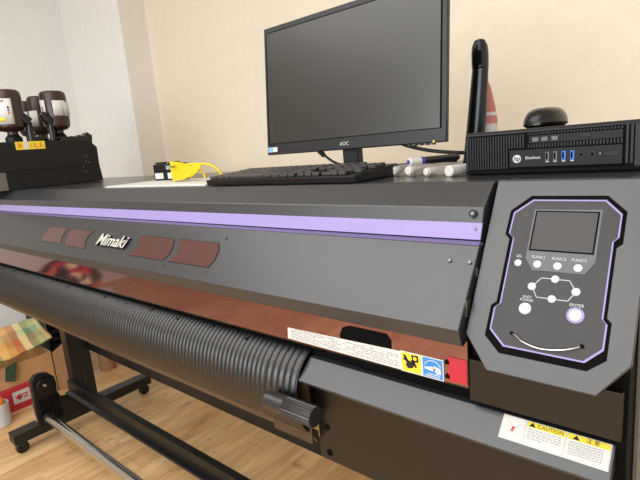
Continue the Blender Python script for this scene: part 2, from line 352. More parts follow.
part(G().prism_x([(.558, -.499), (.562, -.499), (.575, -.505), (.575, -.526), (.571, -.526), (.565, -.515)], XL, -.543), 'drip_plate', M['cardboard_dark'])
bpy.data.objects['drip_plate'].data.materials[0] = mat('floor_tinted_plate', (60, 44, 32), .35, spec=.6)  # brown of the mirrored floor put into the plate's base colour
part(G().box(XL, -.56, .60, 1.15, -.51, -.40), 'heater_body', M['shell_dark'])
# clamp knob at the end of the guide
kn = part(G().cyl((-.592, .509, -.4260), (-.546, .509, -.4250), .0165, .0165, 28), 'clamp_sleeve', M['knob'])
part(G().cyl((-.550, .509, -.4250), (-.484, .509, -.4250), .0175, .0180, 40, .13), 'clamp_knob', M['knob'], bevel=.0008)
part(G().box(-.640, -.5415, .556, .560, -.522, -.395), 'clamp_plate', bpy.data.materials['floor_tinted_plate'])
part(G().poly([(-.628, .549, -.455), (-.592, .549, -.455), (-.594, .549, -.480)], (0, .006, 0)), 'bracket_foot', M['matte_black'])
part(G().poly([(-.580, .549, -.452), (-.527, .549, -.460), (-.552, .549, -.478)], (0, .006, 0)), 'bracket_foot', M['matte_black'])
# lower right housing
LF = Plane((.575, -.362), (.5402, -.3917))
def LR(g, u0, u1, v0, v1, h0, h1): return LF.rect(g, u0, u1, .0135 + v0 * .79, .0135 + v1 * .79, h0, h1)
part(G().prism_x([(.575, -.362), (.5402, -.3917), (.5415, -.3960), (.580, -.396), (.62, -.362)], -.547, -.081), 'lower_front_cover', M['shell'], bevel=.0008)
part(G().prism_x([(.562, -.394), (.575, -.41), (.575, -.556), (1.15, -.556), (1.15, -.394)], -.541, -.084), 'lower_housing', M['shell_dark'], bevel=.001)
hp = Plane((.575, -.41), (.575, -.556))
for u, z in ((-.521, -.490), (-.520, -.541)): part(G().cyl((u, .5765, z), (u, .5738, z), .0062), 'housing_hole', M['matte_black'])
cl = part(LR(G(), -.2065, -.0838, .0, .0395, .0004, .0009), 'caution_label', M['paper'])
LFv = lambda v: v
g = G(); LR(g, -.1760, -.1320, .0300, .0385, .0009, .0012); LR(g, -.1300, -.0850, .0300, .0385, .0009, .0012); g.build('yellow_band', M['yellow'], cl)
g = G()
for u0, u1 in ((-.2055, -.1780), (-.1765, -.1318), (-.1305, -.0845)):
    for a in ((u0, u1, .0010, .0013), (u0, u1, .0385, .0388), (u0, u0 + .0003, .001, .0388), (u1 - .0003, u1, .001, .0388)): LR(g, *a, .0009, .0011)
g2 = G()
for i in range(7):
    y = .0265 - i * .0035
    if i < 5:
        x = -.174
        while x < -.138 - (i == 4) * .02: l = random.uniform(.002, .006); LR(g, x, x + l, y - .0006, y + .0006, .0009, .0011); x += l + .0012
    x = -.127
    if i < 6:
        while x < -.092: LR(g2, x, x + .0018, y - .0008, y + .0008, .0009, .0011); x += .0026
g.build('label_print', M['ink_light'], cl); g2.build('label_characters', M['ink_light'], cl)
text('caution_text', 'CAUTION', M['ink_black'], cl, LF.at(-.149, .0135 + .0342 * .79, .0013), (1, 0, 0), LF.v, .0066, .0001)
text('notice_text', '\u6ce8 \u610f', M['ink_black'], cl, LF.at(-.103, .0135 + .0342 * .79, .0013), (1, 0, 0), LF.v, .0066, .0001)
for u in (-.1700, -.1205): LF.plate(G(), [(u - .004, .0380), (u + .004, .0380), (u, .0434)], .0012, .0014).build('warning_triangle', M['ink_black'], cl)
g = G(); LF.disc(g, -.1915, .030, .0018, .0009, .0012); LR(g, -.1935, -.1905, .015, .018, .0009, .0012); g.build('diagram_dots', M['red'], cl)
g = G()
for a, b in (((-.201, .034), (-.184, .012)), ((-.184, .030), (-.200, .008)), ((-.197, .016), (-.186, .025))): g.tube([LF.at(a[0], .0135 + a[1] * .79, .001), LF.at(b[0], .0135 + b[1] * .79, .001)], .0002, 5)
g.build('diagram_lines', M['ink_light'], cl)
# console block
CPl = Plane((.685, -.070), (.537, -.287))
out = [(-.2510, .2627), (-.2500, .0404), (-.2150, .0), (-.0955, .0), (-.0669, .0395), (-.0669, .2627)]
co = part(CPl.plate(G(), out, -.006, 0), 'console_shell', M['shell'], bevel=.0010)
part(G().prism_x([(.690, -.0735), (1.25, -.0735), (1.25, -.285), (.66, -.285), (.640, -.200), (.602, -.200)], -.2505, -.0690), 'console_body', M['shell'], bevel=.001)
part(G().prism_x([(.5650, -.292), (.61, -.292), (.61, -.351), (.5650, -.351)], -.249, -.0745), 'console_underside', M['shell_dark'], bevel=.0006)
part(G().prism_x([(.606, -.200), (.66, -.200), (.66, -.36), (.5950, -.60), (.59, -.60), (.575, -.36), (.580, -.265)], -.083, -.0705), 'console_side_plate', M['matte_black'])
sp = part(G().box(-.0700, -.0650, .625, 1.25, -.60, -.08), 'side_panel', M['side_panel'], bevel=.001)
g = G()
for z in (-.386, -.411): g.cyl((-.0655, .650, z), (-.0630, .650, z), .004)
g.build('panel_screw', M['matte_black'], sp)
bez = [(-.2010, .2388), (-.1119, .2391), (-.0900, .2180), (-.0900, .1771), (-.0958, .1715), (-.0955, .0865), (-.0903, .0815), (-.0903, .0394), (-.1080, .0240), (-.2040, .0240), (-.2250, .0425), (-.2250, .0823), (-.2190, .0880), (-.2190, .1755), (-.2255, .1815), (-.2245, .2165)]
pur = [(-.1975, .2325), (-.1125, .2325), (-.0940, .2140), (-.0940, .1840), (-.0990, .1785), (-.0985, .0835), (-.0937, .0785), (-.0937, .0494), (-.1106, .0320), (-.2000, .0325), (-.2200, .0507), (-.2200, .0790), (-.2140, .0855), (-.2140, .1765), (-.2205, .1830), (-.2195, .2130)]
cx, cy = -.157, .132
ins = [(cx + (u - cx) * .972, cy + (v - cy) * .981) for u, v in pur]
CPl.plate(G(), bez, .0001, .0010).build('console_bezel', M['matte_black'], co)
g = G().ring([CPl.at(u, v, .0010) for u, v in pur], [CPl.at(u, v, .0010) for u, v in ins], CPl.n * .0016); g.build('lilac_outline', M['purple'], co)
CPl.plate(G(), ins, .0010, .0022).build('console_face', M['console'], co)
CPl.plate(G(), [(-.1935, .2180), (-.1150, .2190), (-.1145, .1500), (-.1240, .1345), (-.1830, .1340), (-.1935, .1500)], .0022, .0028).build('display_surround', M['console_light'], co)
CPl.rect(G(), -.1912, -.1175, .1600, .2160, .0028, .0033).build('display_edge', M['matte_black'], co)
CPl.rect(G(), -.1893, -.1192, .1618, .2142, .0033, .0036).build('display', M['display'], co)
for (u, v, r) in ((-.2013, .1419, .0046), (-.1779, .1422, .0050), (-.1544, .1419, .0050), (-.1317, .1417, .0050), (-.1794, .1127, .0050), (-.1544, .1250, .0048), (-.1298, .1121, .0050), (-.1544, .0998, .0048), (-.1826, .0836, .0075), (-.1268, .0841, .0072)):
    if u == -.1268: CPl.disc(G(), u, v, .0095, .0022, .0027).build('button_ring', M['purple'], co)
    CPl.disc(G(), u, v, r, .0020, .0036, r * .94, 28).build('button', M['button'], co)
g = G(); xx = [(-.1544, .1250), (-.1700, .1250), (-.1794, .1127), (-.1720, .0998), (-.1544, .0998), (-.1370, .0998), (-.1298, .1121), (-.1385, .1250)]
for i in range(8):
    a = CPl.at(*xx[i], .0024); b = CPl.at(*xx[(i + 1) % 8], .0024); g.cyl(a, b, .0006, seg=6)
g.build('arrow_ring', M['button'], co)
for (u, v, s, sz) in ((-.2013, .1512, 'SEL', .0052), (-.1779, .1515, 'FUNC1', .0052), (-.1540, .1512, 'FUNC2', .0052), (-.1319, .1513, 'FUNC3', .0052), (-.1826, .0985, 'END/', .0046), (-.1826, .0943, 'POWER', .0046), (-.1268, .0958, 'ENTER', .0052)):
    text('button_text', s, M['button'], co, CPl.at(u, v, .0032 if 'FUNC' in s else .0025), (1, 0, 0), CPl.v, sz, .0001, wide=1.0)
wp = [(-.1922, .0501, .0030), (-.1864, .0474, .0060), (-.1772, .0418, .007), (-.1639, .0383, .007), (-.1528, .0378, .0065), (-.1370, .0400, .007), (-.1250, .0442, .006), (-.1151, .0498, .0028)]
G().tube([CPl.at(*p) for p in wp], .0009, 8).build('wire_bail', M['steel'], co)
for p in (wp[0], wp[-1]): CPl.disc(G(), p[0], p[1], .0022, .002, .0045).build('bail_hole', M['matte_black'], co)
part(G().prism_x([(.625, -.205), (.70, -.205), (.70, -.310), (.580, -.310), (.572, -.262)], -.2485, -.0720), 'console_shade_fill', M['matte_black'])  # black filler standing in for the shade in the gap under the console
for a in ((.606, .612, -.190, -.178), (.568, .580, -.235, -.212)): part(G().box(-.2535, -.2512, *a), 'hinge_plate', M['screw'])
# stand: legs, feet, cross rails, casters
def leg(x0):
    l = part(G().box(x0, x0 + .065, .85, .856, -1.20, -.40).box(x0, x0 + .006, .856, .945, -1.20, -.40).box(x0, x0 + .065, .945, .951, -1.20, -.40).box(x0 + .058, x0 + .065, .855, .947, -1.20, -.40), 'leg', M['frame'], bevel=.001)
    for z in (-.80, -.83, -1.02, -1.035, -1.05, -1.065): G().cyl((x0 + .0640, .905, z), (x0 + .0665, .905, z), .003, seg=10).build('bolt', M['screw'], l)
    f = part(G().box(x0 - .005, x0 + .065, .55, 1.25, -1.240, -1.190), 'foot', M['frame'], bevel=.002)
    for y in (.585, 1.215):
        c = G().cyl((x0 + .018, y, -1.272), (x0 + .044, y, -1.272), .028).build('caster_wheel', M['gloss_black'], P, bevel=.004)
        BASE['caster_wheel'] = BASE[P.name]
        G().box(x0 + .012, x0 + .050, y - .012, y + .012, -1.265, -1.240).cyl((x0 + .012, y, -1.272), (x0 + .050, y, -1.272), .007).build('caster_fork', M['frame'], P)
leg(-2.510); leg(-.40)
part(G().box(-2.445, -.40, .945, .975, -.915, -.874), 'upper_rail', M['frame'], bevel=.001)
part(G().poly([(-2.445, .800, -1.096), (-2.445, .800, -1.086), (-2.445, .818, -1.080), (-2.445, .818, -1.028), (-2.445, .846, -1.028), (-2.445, .846, -1.034), (-2.445, .824, -1.036), (-2.445, .824, -1.100)], (2.045, 0, 0)), 'lower_rail', M['frame'], bevel=.0008)
# take-up bracket and shaft
bk = [(.655, -.950), (.672, -.930), (.700, -.928), (.728, -.938), (.752, -.965), (.757, -1.000), (.752, -1.045), (.768, -1.081), (.850, -1.100), (.850, -1.190), (.655, -1.190), (.648, -1.113)]
br = part(G().prism_x(bk, -2.430, -2.400), 'take_up_bracket', M['black'], bevel=.003)
g = G()
for i in range(7):
    for j in range(9):
        y = .668 + i * .013; z = -1.17 + j * .014
        if z < -1.065 or y < .75: g.box(-2.401, -2.3985, y, y + .009, z, z + .010)
g.build('bracket_grid', M['matte_black'], br)
G().cyl((-2.40, .702, -.985), (-2.385, .702, -.985), .036, .034).build('bracket_hub', M['gloss_black'], br, bevel=.002)
G().cyl((-2.385, .702, -.985), (-2.380, .702, -.985), .008, .006).build('hub_bolt', M['steel'], br)
G().cyl((-2.445, .660, -1.085), (-2.425, .660, -1.085), .013).cyl((-2.445, .655, -1.115), (-2.43, .655, -1.16), .006).build('clamp_lever', M['steel'], br)
part(G().cyl((-2.40, .690, -1.143), (-.45, .690, -1.143), .0215, seg=36), 'take_up_shaft', M['steel'], bevel=.002)
part(G().cyl((-2.402, .688, -1.145), (-2.380, .688, -1.145), .029, seg=30), 'shaft_collar', M['gloss_black'])
part(G().box(-.445, -.405, .655, .85, -1.19, -.95), 'take_up_motor', M['black'], bevel=.005)
# ink supply unit
iu = part(G().prism_x([(.668, -.069), (1.055, -.069), (1.048, .005), (1.050, .082), (1.022, .112), (.94, .119), (.55, .122), (.55, .006), (.668, .004)], -2.62, -2.20), 'ink_unit', M['black'], bevel=.002)
G().box(-2.60, -2.203, .60, .667, -.068, .003).build('ink_unit_foot', M['side_panel'], iu)
g = G(); g.prism_x([(.90, .116), (.91, .135), (.93, .130), (.95, .136), (.975, .130), (.985, .140), (1.00, .130), (1.02, .150), (1.04, .135), (1.035, .100), (.9, .11)], -2.25, -2.205)
g.build('unit_hooks', M['gloss_black'], iu, bevel=.002)
yl = G().box(-2.1995, -2.1985, .721, .832, .088, .120).build('unit_label', M['yellow'], iu)
g = G().box(-2.1985, -2.1982, .752, .768, .088, .120); g.build('label_stripe', M['paper'], yl)
g = G()
for a in ((.729, .094, .114), (.737, .098, .112), (.776, .100, .106), (.790, .096, .112), (.80, .094, .10), (.812, .096, .114), (.822, .096, .102)): g.box(-2.1985, -2.1982, a[0], a[0] + .006, a[1], a[2])
g.build('label_print', M['orange'], yl)
g = G()
for y, z in ((.99, .022), (1.0, .018), (.985, .044), (.998, .048), (.97, -.02), (.985, -.022), (.975, .0)): g.cyl((-2.2005, y, z), (-2.1975, y, z), .0025, seg=10)
g.build('unit_screw', M['screw'], iu)
G().box(-2.2003, -2.1992, .668, 1.048, .0035, .0055).build('unit_seam', M['matte_black'], iu)
for y in (.80, .885):       # bottle holders
    G().cyl((-2.24, y, .12), (-2.24, y, .20), .012).cyl((-2.24, y, .20), (-2.24, y - .03, .235), .022, .014).cyl((-2.24, y, .128), (-2.24, y + .055, .132), .012).build('bottle_holder', M['gloss_black'], iu, bevel=.002)
for y, x in ((.744, -2.27), (.925, -2.27), (.933, -2.60), (.942, -2.50)):
    G().lathe([(.030, 0), (.032, .02), (.020, .035), (.020, .045)], (x, y, .118)).build('bottle_socket', M['black'], iu)

# ------------------------------------------------------------------ ink bottles standing cap-down in the unit
def bottle(name, label, x, y, z, r, h, lab, group=None):
    t = thing(name, label, 'bottle', (x, y, z), group='brown ink bottles standing cap-down on the ink unit')
    G().lathe([(.016, 0), (.020, .002), (.020, .022), (r * .72, .026), (r * .95, .040), (r, .058), (r, h - .022), (r * .95, h - .007), (r * .80, h), (.001, h + .001)], (0, 0, 0), seg=40).build('bottle_body', M['bottle'], t, local=True)
    for (a0, a1, z0, z1, m, dr) in lab:
        g = G(); n = 10; A = []
        for i in range(n + 1):
            a = math.radians(a0 + (a1 - a0) * i / n); rr = r + dr
            A.append([g.bm.verts.new((rr * math.cos(a), rr * math.sin(a), z)) for z in (z0, z1)])
        for p, q in zip(A, A[1:]): g.bm.faces.new((p[0], q[0], q[1], p[1]))
        o = g.build('bottle_label', m, t, local=True, smooth=80)
        o.modifiers.new('thickness', 'SOLIDIFY').thickness = .0006
    return t
# view direction from the camera onto these bottles is about -110..-60 degrees on their surface
LW, LI, LY, LB, LO, LK = M['paper'], M['ink'], M['yellow'], M['blue'], M['orange'], M['ink_black']
bottle('ink_bottle', 'large brown ink bottle with wide white label, at the left edge of the ink unit', -2.27, .744, .142, .054, .187,
       [(-95, -2, .050, .150, LW, .0008), (-90, -30, .138, .143, M['red'], .0014), (-72, -32, .062, .076, LY, .0014), (-21, -14, .112, .120, LK, .0014), (-21, -14, .100, .110, LB, .0014), (-21, -14, .090, .098, LO, .0014)])
bottle('ink_bottle', 'brown ink bottle half hidden behind the large one at the left photo edge', -2.385, .690, .142, .054, .18, [(-80, 0, .06, .16, LW, .0008)])
bottle('ink_bottle', 'brown ink bottle nearest the ink unit hooks, with a peeling white label at its right', -2.27, .925, .142, .053, .187,
       [(-95, -62, .050, .150, LW, .0008), (-84, -76, .112, .122, LK, .0014), (-84, -76, .108, .119, LO, .0014), (-84, -76, .096, .107, LB, .0014), (-28, 32, .082, .145, LW, .0008), (15, 45, .080, .140, LW, .008)])
bottle('ink_bottle', 'small-looking brown ink bottle in the back row, left of the two', -2.60, .926, .142, .043, .185, [(-80, -10, .06, .135, LW, .0008)])
bottle('ink_bottle', 'small-looking brown ink bottle in the back row, right of the two', -2.50, .946, .142, .043, .196, [(-90, -30, .06, .13, LW, .0008)])

# ------------------------------------------------------------------ monitor
ym = .90
t = thing('monitor', 'black flat screen monitor, switched off, standing on the printer behind the keyboard', 'monitor', (-.69, .97, -.070))
Pm = Plane((ym + .0318, -.012 + .318), (ym, -.012))
mx0, mx1 = -1.044 * ym, -.4790 * ym; mh = .3196
bz = Pm.rect(G(), mx0, mx1, 0, mh, -.012, 0).build('monitor_frame', M['bezel'], t, bevel=.002)
Pm.rect(G(), mx0 + .04, mx1 - .04, .04, mh - .05, -.040, -.012).build('rear_housing', M['bezel'], t, bevel=.008)
Pm.rect(G(), mx0 + .0085, mx1 - .0105, .0270, mh - .0125, .0002, .0009).build('screen_edge', M['matte_black'], t)
Pm.rect(G(), mx0 + .0115, mx1 - .0135, .0285, mh - .0150, .0009, .0013).build('screen', M['screen'], t)
text('monitor_logo', 'AOC', M['silver'], t, Pm.at(-.683, .0125, .0012), (1, 0, 0), Pm.v, .0120, .0004, wide=1.0)
s_ = Pm.rect(G(), mx0 + .0045, mx0 + .0380, .0070, .0190, .0003, .0009).build('energy_sticker', M['paper'], t)
Pm.rect(G(), mx0 + .0055, mx0 + .0230, .0080, .0180, .0009, .0012).build('sticker_blue', mat('sticker_blue', (120, 170, 215), .6), s_)
g = G()
for i in range(5): Pm.rect(g, -.520 + i * .0135, -.5130 + i * .0135, -.0035, .0, -.012, -.003)
g.build('menu_button', M['bezel'], t)
Pm.plate(G(), [(mx1 - .030, .0), (mx1 - .024, .0), (mx1 - .027, .006)], .0002, .0008).build('power_mark', M['yellow'], t)
G().box(-.712, -.668, ym + .028, ym + .052, -.068, .16).build('stand_neck', M['bezel'], t, bevel=.003)
G().box(-.79, -.59, ym + .0, ym + .17, -.070, -.060).build('stand_base', M['bezel'], t, bevel=.004)

# ------------------------------------------------------------------ keyboard
t = thing('keyboard', 'flat black computer keyboard lying on the printer top in front of the monitor', 'keyboard', (-.725, .765, -.070))
G().poly([(-.935, .692, -.069), (-.935, .688, -.056), (-.935, .835, -.046), (-.935, .840, -.069)], (.430, 0, 0)).build('keyboard_body', M['pc'], t, bevel=.0015)
U = .0195
keyrows = [([1.25, 1.25, 1.25, 5.5, 1.25, 1.25, 1.25, 1.0], 3, [2, 1]), ([2.25] + [1] * 10 + [1.75], 1, [1, 1, 1, 1]), ([1.75] + [1] * 10 + [2.25], 0, [1, 1, 1]),
           ([1.5] + [1] * 11 + [1.5], 3, [1, 1, 1, 1]), ([1] * 12 + [2], 3, [1, 1, 1, 1]), ([1] * 14, 3, [1])]
for r_, (main, nav, pad) in enumerate(keyrows):
    y0 = .697 + r_ * .0225; z = -.0550 + r_ * .0016
    for xs_, ws in ((-.930, main), (-.651, [1] * nav), (-.5875, pad)):
        x = xs_
        for w_ in ws:
            wd = w_ * U - .0030
            G().poly([(x, y0, z), (x + wd, y0, z), (x + wd - .001, y0 + .017, z + .001), (x + .001, y0 + .017, z + .001)], (0, 0, .0065)).build('keycap', M['key'], t, bevel=.0010); x += w_ * U

# ------------------------------------------------------------------ small desktop computer
t = thing('desktop_computer', 'small flat black desktop computer lying on the right end of the printer top', 'computer', (-.215, .90, -.070))
py = .778; x0, x1 = -.3395, -.0905
pcb = G().box(x0, x1, py + .003, 1.03, -.0675, -.0015).build('computer_case', M['pc'], t, bevel=.002)
pf = Plane((py, 0), (py, -.1))   # v = z + .1
fr = G(); fr.prism_x([(py, -.064), (py, -.006), (py + .004, -.0005), (py + .02, -.0005), (py + .02, -.0690), (py + .004, -.0690)], x0, x1); fr.build('front_bezel', M['pc'], t, bevel=.0025)
def F(g, a, b, z0, z1, h0=0, h1=.001): return pf.rect(g, a, b, z0 + .1, z1 + .1, h0, h1)
F(G(), x0 + .006, x1 - .010, -.0630, -.0060, .0001, .0008).build('grille_recess', M['matte_black'], t)
g = G(); n = 0; x = x0 + .009
while x < -.243:
    F(g, x, x + .0022, -.0600 if x < -.270 else -.0290, -.0085, .0008, .0024); x += .0042
for i in range(30):
    F(g, -.2385 + i * .0042, -.2385 + i * .0042 + .0022, -.0300, -.0240, .0008, .0024)
    F(g, -.2385 + i * .0042, -.2385 + i * .0042 + .0022, -.0105, -.0075, .0008, .0024)
g.build('grille_bars', M['pc'], t)
F(G(), -.2665, -.1140, -.0585, -.0320, .0008, .0030).build('port_panel', M['pc_dark'], t, bevel=.0005)
F(G(), -.2370, -.1145, -.0230, -.0120, .0008, .0022).build('optical_drive', M['pc_dark'], t)
g = G()
for u in (-.2320, -.2190, -.2050): F(g, u, u + .0085, -.0205, -.0145, .0022, .0024)
g.build('drive_marks', M['console_light'], t)
F(G(), -.1650, -.1530, -.0190, -.0140, .0022, .0032).build('drive_button', M['pc'], t, bevel=.0005)
g = G()
for u in (-.1105, -.1050): F(g, u, u + .0030, -.0580, -.0060, .0008, .0026)
g.build('side_bars', M['pc'], t)
lo = pf.disc(G(), -.2546, .0545, .0062, .0030, .0036, seg=32).build('logo_disc', M['white'], t)
text('logo_text', 'hp', M['pc_dark'], lo, pf.at(-.2546, .0550, .0040), (1, 0, 0), (0, 0, 1), .0100, .0003, .2)
text('model_text', 'EliteDesk', M['white'], t, pf.at(-.2310, .0552, .0032), (1, 0, 0), (0, 0, 1), .0058, .0002)
for u, m in ((-.2105, M['matte_black']), (-.1995, M['matte_black']), (-.1880, M['usb_blue']), (-.1765, M['usb_blue'])):
    q = F(G(), u - .0027, u + .0027, -.0500, -.0370, .0030, .0034).build('usb_port', M['console_light'] if m is M['matte_black'] else m, t)
    F(G(), u - .0020, u + .0006, -.0480, -.0385, .0034, .0037).build('port_opening', M['matte_black'], q)
    F(G(), u - .0022, u + .0022, -.0520, -.0508, .0030, .0033).build('port_mark', M['white'], q)
for u in (-.1650, -.1505): 
    q = pf.disc(G(), u, .0565, .0040, .0030, .0040).build('audio_jack', M['pc'], t); pf.disc(G(), u, .0565, .0022, .0040, .0042).build('jack_hole', M['matte_black'], q)
pf.disc(G(), -.1410, .0570, .0008, .0030, .0034, seg=10).build('status_light', M['white'], t)
F(G(), -.1350, -.1180, -.0470, -.0410, .0030, .0038).build('power_button', M['pc'], t, bevel=.001)
g = G()
for x in (x0 + .02, x1 - .03):
    for y in (.80, 1.0): g.box(x, x + .015, y, y + .015, -.070, -.0672)
g.build('rubber_foot', M['matte_black'], t)

# ------------------------------------------------------------------ mouse on the computer
t = thing('computer_mouse', 'black computer mouse resting on top of the small desktop computer', 'mouse', (-.243, .885, -.0005), math.radians(84))
g = G(); seg = 28; rings = []
for j in range(9):
    ph = j / 8 * math.pi / 2; rr = math.cos(ph) ** .55 if j < 8 else .01; zz = .004 + .028 * math.sin(ph)
    rings.append([g.bm.verts.new(((.052 * rr) * math.cos(a), (.031 * rr) * math.sin(a), zz * (1 + .0 * math.cos(a)))) for a in [2 * math.pi * i / seg for i in range(seg)]])
base = [g.bm.verts.new((.046 * math.cos(a), .026 * math.sin(a), 0)) for a in [2 * math.pi * i / seg for i in range(seg)]]
rings.insert(0, base)
for A, B in zip(rings, rings[1:]):
    for i in range(seg): g.bm.faces.new((A[i], A[(i + 1) % seg], B[(i + 1) % seg], B[i]))
g.bm.faces.new(base[::-1]); g.bm.faces.new(rings[-1])
g.build('mouse_shell', M['gloss_black'], t, local=True, smooth=60)
G().cyl((.034, -.004, .0165), (.034, .004, .0165), .009).build('scroll_wheel', M['matte_black'], t, local=True)

# ------------------------------------------------------------------ bottles behind the computer
t = thing('spray_bottle', 'tall slim black bottle with curved neck and black nozzle head behind the small computer', 'bottle', (-.458, 1.08, -.070))
prof = [(-.068, .034), (-.02, .035), (.03, .0345), (.07, .030), (.105, .024), (.128, .020)]
g = G(); seg = 24; rings = []
for i in range(14):
    f = i / 13; z = f * .205
    cxx = .003 + .023 * f ** .8; r = .0225 - .0050 * f ** 1.6
    rings.append([g.bm.verts.new((cxx + r * math.cos(a), r * .9 * math.sin(a), z)) for a in [2 * math.pi * k / seg for k in range(seg)]])
for A, B in zip(rings, rings[1:]):
    for i in range(seg): g.bm.faces.new((A[i], A[(i + 1) % seg], B[(i + 1) % seg], B[i]))
g.bm.faces.new(rings[0][::-1]); g.bm.faces.new(rings[-1])
g.build('bottle_body', M['gloss_black'], t, local=True, smooth=60)
G().lathe([(.0165, 0), (.018, .004), (.018, .034), (.0165, .048), (.011, .060), (.001, .064)], (.026, 0, .205)).build('nozzle_head', M['gloss_black'], t, local=True, smooth=40)
G().box(.016, .036, -.0195, -.012, .212, .243).build('nozzle_mouth', M['matte_black'], t, local=True, bevel=.004)
t = thing('labelled_bottle', 'pointed bottle with white and red label just right of the black spray bottle', 'bottle', (-.450, 1.150, -.070))
G().lathe([(.026, 0), (.027, .004), (.027, .085), (.023, .12), (.014, .165), (.007, .19), (.001, .192)], (0, 0, 0)).build('bottle_body', M['offwhite'], t, local=True, smooth=50)
G().lathe([(.0276, .088), (.0272, .094), (.0236, .122), (.0144, .166), (.0075, .188)], (0, 0, 0)).build('red_label', mat('faded_red', (190, 112, 104), .6, noise=.05), t, local=True, smooth=50)
G().lathe([(.0262, .106), (.0250, .114)], (0, 0, 0)).build('label_line', M['offwhite'], t, local=True)

# ------------------------------------------------------------------ markers and tubes
def marker(name, label, p, yaw, r, l, kind, z=None, cat='marker'):
    t = thing(name, label, cat, p, yaw, group='markers and tubes beside the keyboard')
    g = G().lathe([(r * .80, 0), (r, .0015), (r, .028)], (0, 0, 0), (0, 1, 0), 24)
    if kind == 'clear':
        G().lathe([(r * .5, 0), (r, .004), (r, l - .004), (r * .7, l)], (0, 0, 0), (0, 1, 0), 24).build('tube_body', M['clear'], t, local=True)
        G().lathe([(r * .62, -.001), (r * .78, 0), (r * .78, .018), (r * .6, .02)], (0, 0, 0), (0, 1, 0), 20).build('tube_plug', M['offwhite'], t, local=True); g.bm.free()
    else:
        g.build('cap', M['offwhite'], t, local=True)
        G().lathe([(r * .93, .027), (r * .93, l - .006), (r * .6, l)], (0, 0, 0), (0, 1, 0), 24).build('barrel', M['offwhite'] if kind != 'violet' else M['bezel'], t, local=True)
        if kind == 'violet':
            G().lathe([(r * .55, -.0015), (r * .5, .001)], (0, 0, 0), (0, 1, 0), 20).build('cap_mark', M['violet'], t, local=True)
            G().lathe([(r * 1.02, .026), (r * 1.02, .034)], (0, 0, 0), (0, 1, 0), 24).build('violet_band', M['violet'], t, local=True)
        if kind == 'red':
            G().lathe([(r * .96, .045), (r * .96, .060)], (0, 0, 0), (0, 1, 0), 24).build('red_band', mat('pale_red_band', (214, 150, 146), .5), t, local=True)
    return t
zt = -.070
marker('marker', 'fat white marker with round cap, nearest the small computer', (-.367, .770, zt + .0095), math.radians(-14), .0095, .115, 'red')
marker('marker', 'small clear tube with white plug beside the keyboard corner', (-.506, .818, zt + .0100), math.radians(-4), .0100, .075, 'clear', cat='tube')
marker('marker', 'clear tube with grey end, second from the keyboard', (-.464, .803, zt + .0100), math.radians(-8), .0100, .085, 'clear', cat='tube')
marker('marker', 'clear tube between the grey-ended tube and the fat white marker', (-.418, .786, zt + .0085), math.radians(-22), .0085, .09, 'clear', cat='tube')
marker('marker', 'white marker with violet end lying on top of the tubes', (-.474, .825, zt + .0250), math.radians(-26), .0080, .12, 'violet')

# ------------------------------------------------------------------ yellow glasses, cartridges, paper
o = G().box(-1.455, -.955, .700, .905, -.070, -.0650).build('paper_stack', M['paper'], None, bevel=.001)
tag(o, 'flat stack of white paper sheets left of the keyboard', 'paper')
for i, (x, y, lb) in enumerate(((-1.385, .865, 'left of two small black cartridges beside the yellow glasses'), (-1.305, .860, 'right of two small black cartridges, partly behind the yellow glasses'))):
    t = thing('ink_cartridge', lb, 'cartridge', (x, y, -.0650), math.radians(8), group='small black cartridges on the paper')
    G().box(-.033, .033, -.016, .016, 0, .052).box(-.028, .010, -.010, .010, .052, .058).build('cartridge_body', M['gloss_black'], t, local=True, bevel=.003)
    G().box(-.026, .012, -.0172, -.0160, .006, .024).build('cartridge_label', M['paper'], t, local=True)
    if i: G().box(-.030, .020, -.0172, -.0160, .034, .046).build('grey_label', M['ink_light'], t, local=True)
t = thing('safety_glasses', 'translucent yellow plastic safety glasses lying on the white paper', 'glasses', (-1.160, .80, -.0650))
g = G()                                    # wrap lens seen from the side: tall at the left, thinning to the right
a = [(-.085, 0, .058), (-.070, -.012, .060), (.015, -.020, .050), (.085, -.018, .044), (.080, -.018, .034), (.040, -.020, .012), (-.030, -.020, .004), (-.060, -.016, .002), (-.078, -.006, .010)]
g.poly(a, (0, .003, 0)); g.poly([(-.085, 0, .058), (-.078, -.006, .010), (-.100, .05, .012), (-.105, .05, .055)], (.003, .001, 0))
g.build('lens', M['bottle_yellow'], t, local=True, bevel=.0012)
G().tube([(.030, -.020, .046), (.070, -.012, .046), (.098, .0, .042), (.118, .012, .026), (.122, .018, .008)], .0035).build('temple', M['bottle_yellow'], t, local=True, smooth=60)
G().tube([(-.030, -.021, .006), (.010, -.022, .010), (.045, -.018, .022), (.060, -.012, .030), (.070, -.002, .020), (.072, .0, .006)], .0032).build('temple', M['bottle_yellow'], t, local=True, smooth=60)
G().poly([(-.066, -.0155, .046), (-.030, -.0215, .046), (-.034, -.0215, .040), (-.064, -.0165, .042)], (0, -.001, 0)).build('brow_mark', mat('olive_mark', (110, 100, 30), .5), t, local=True)

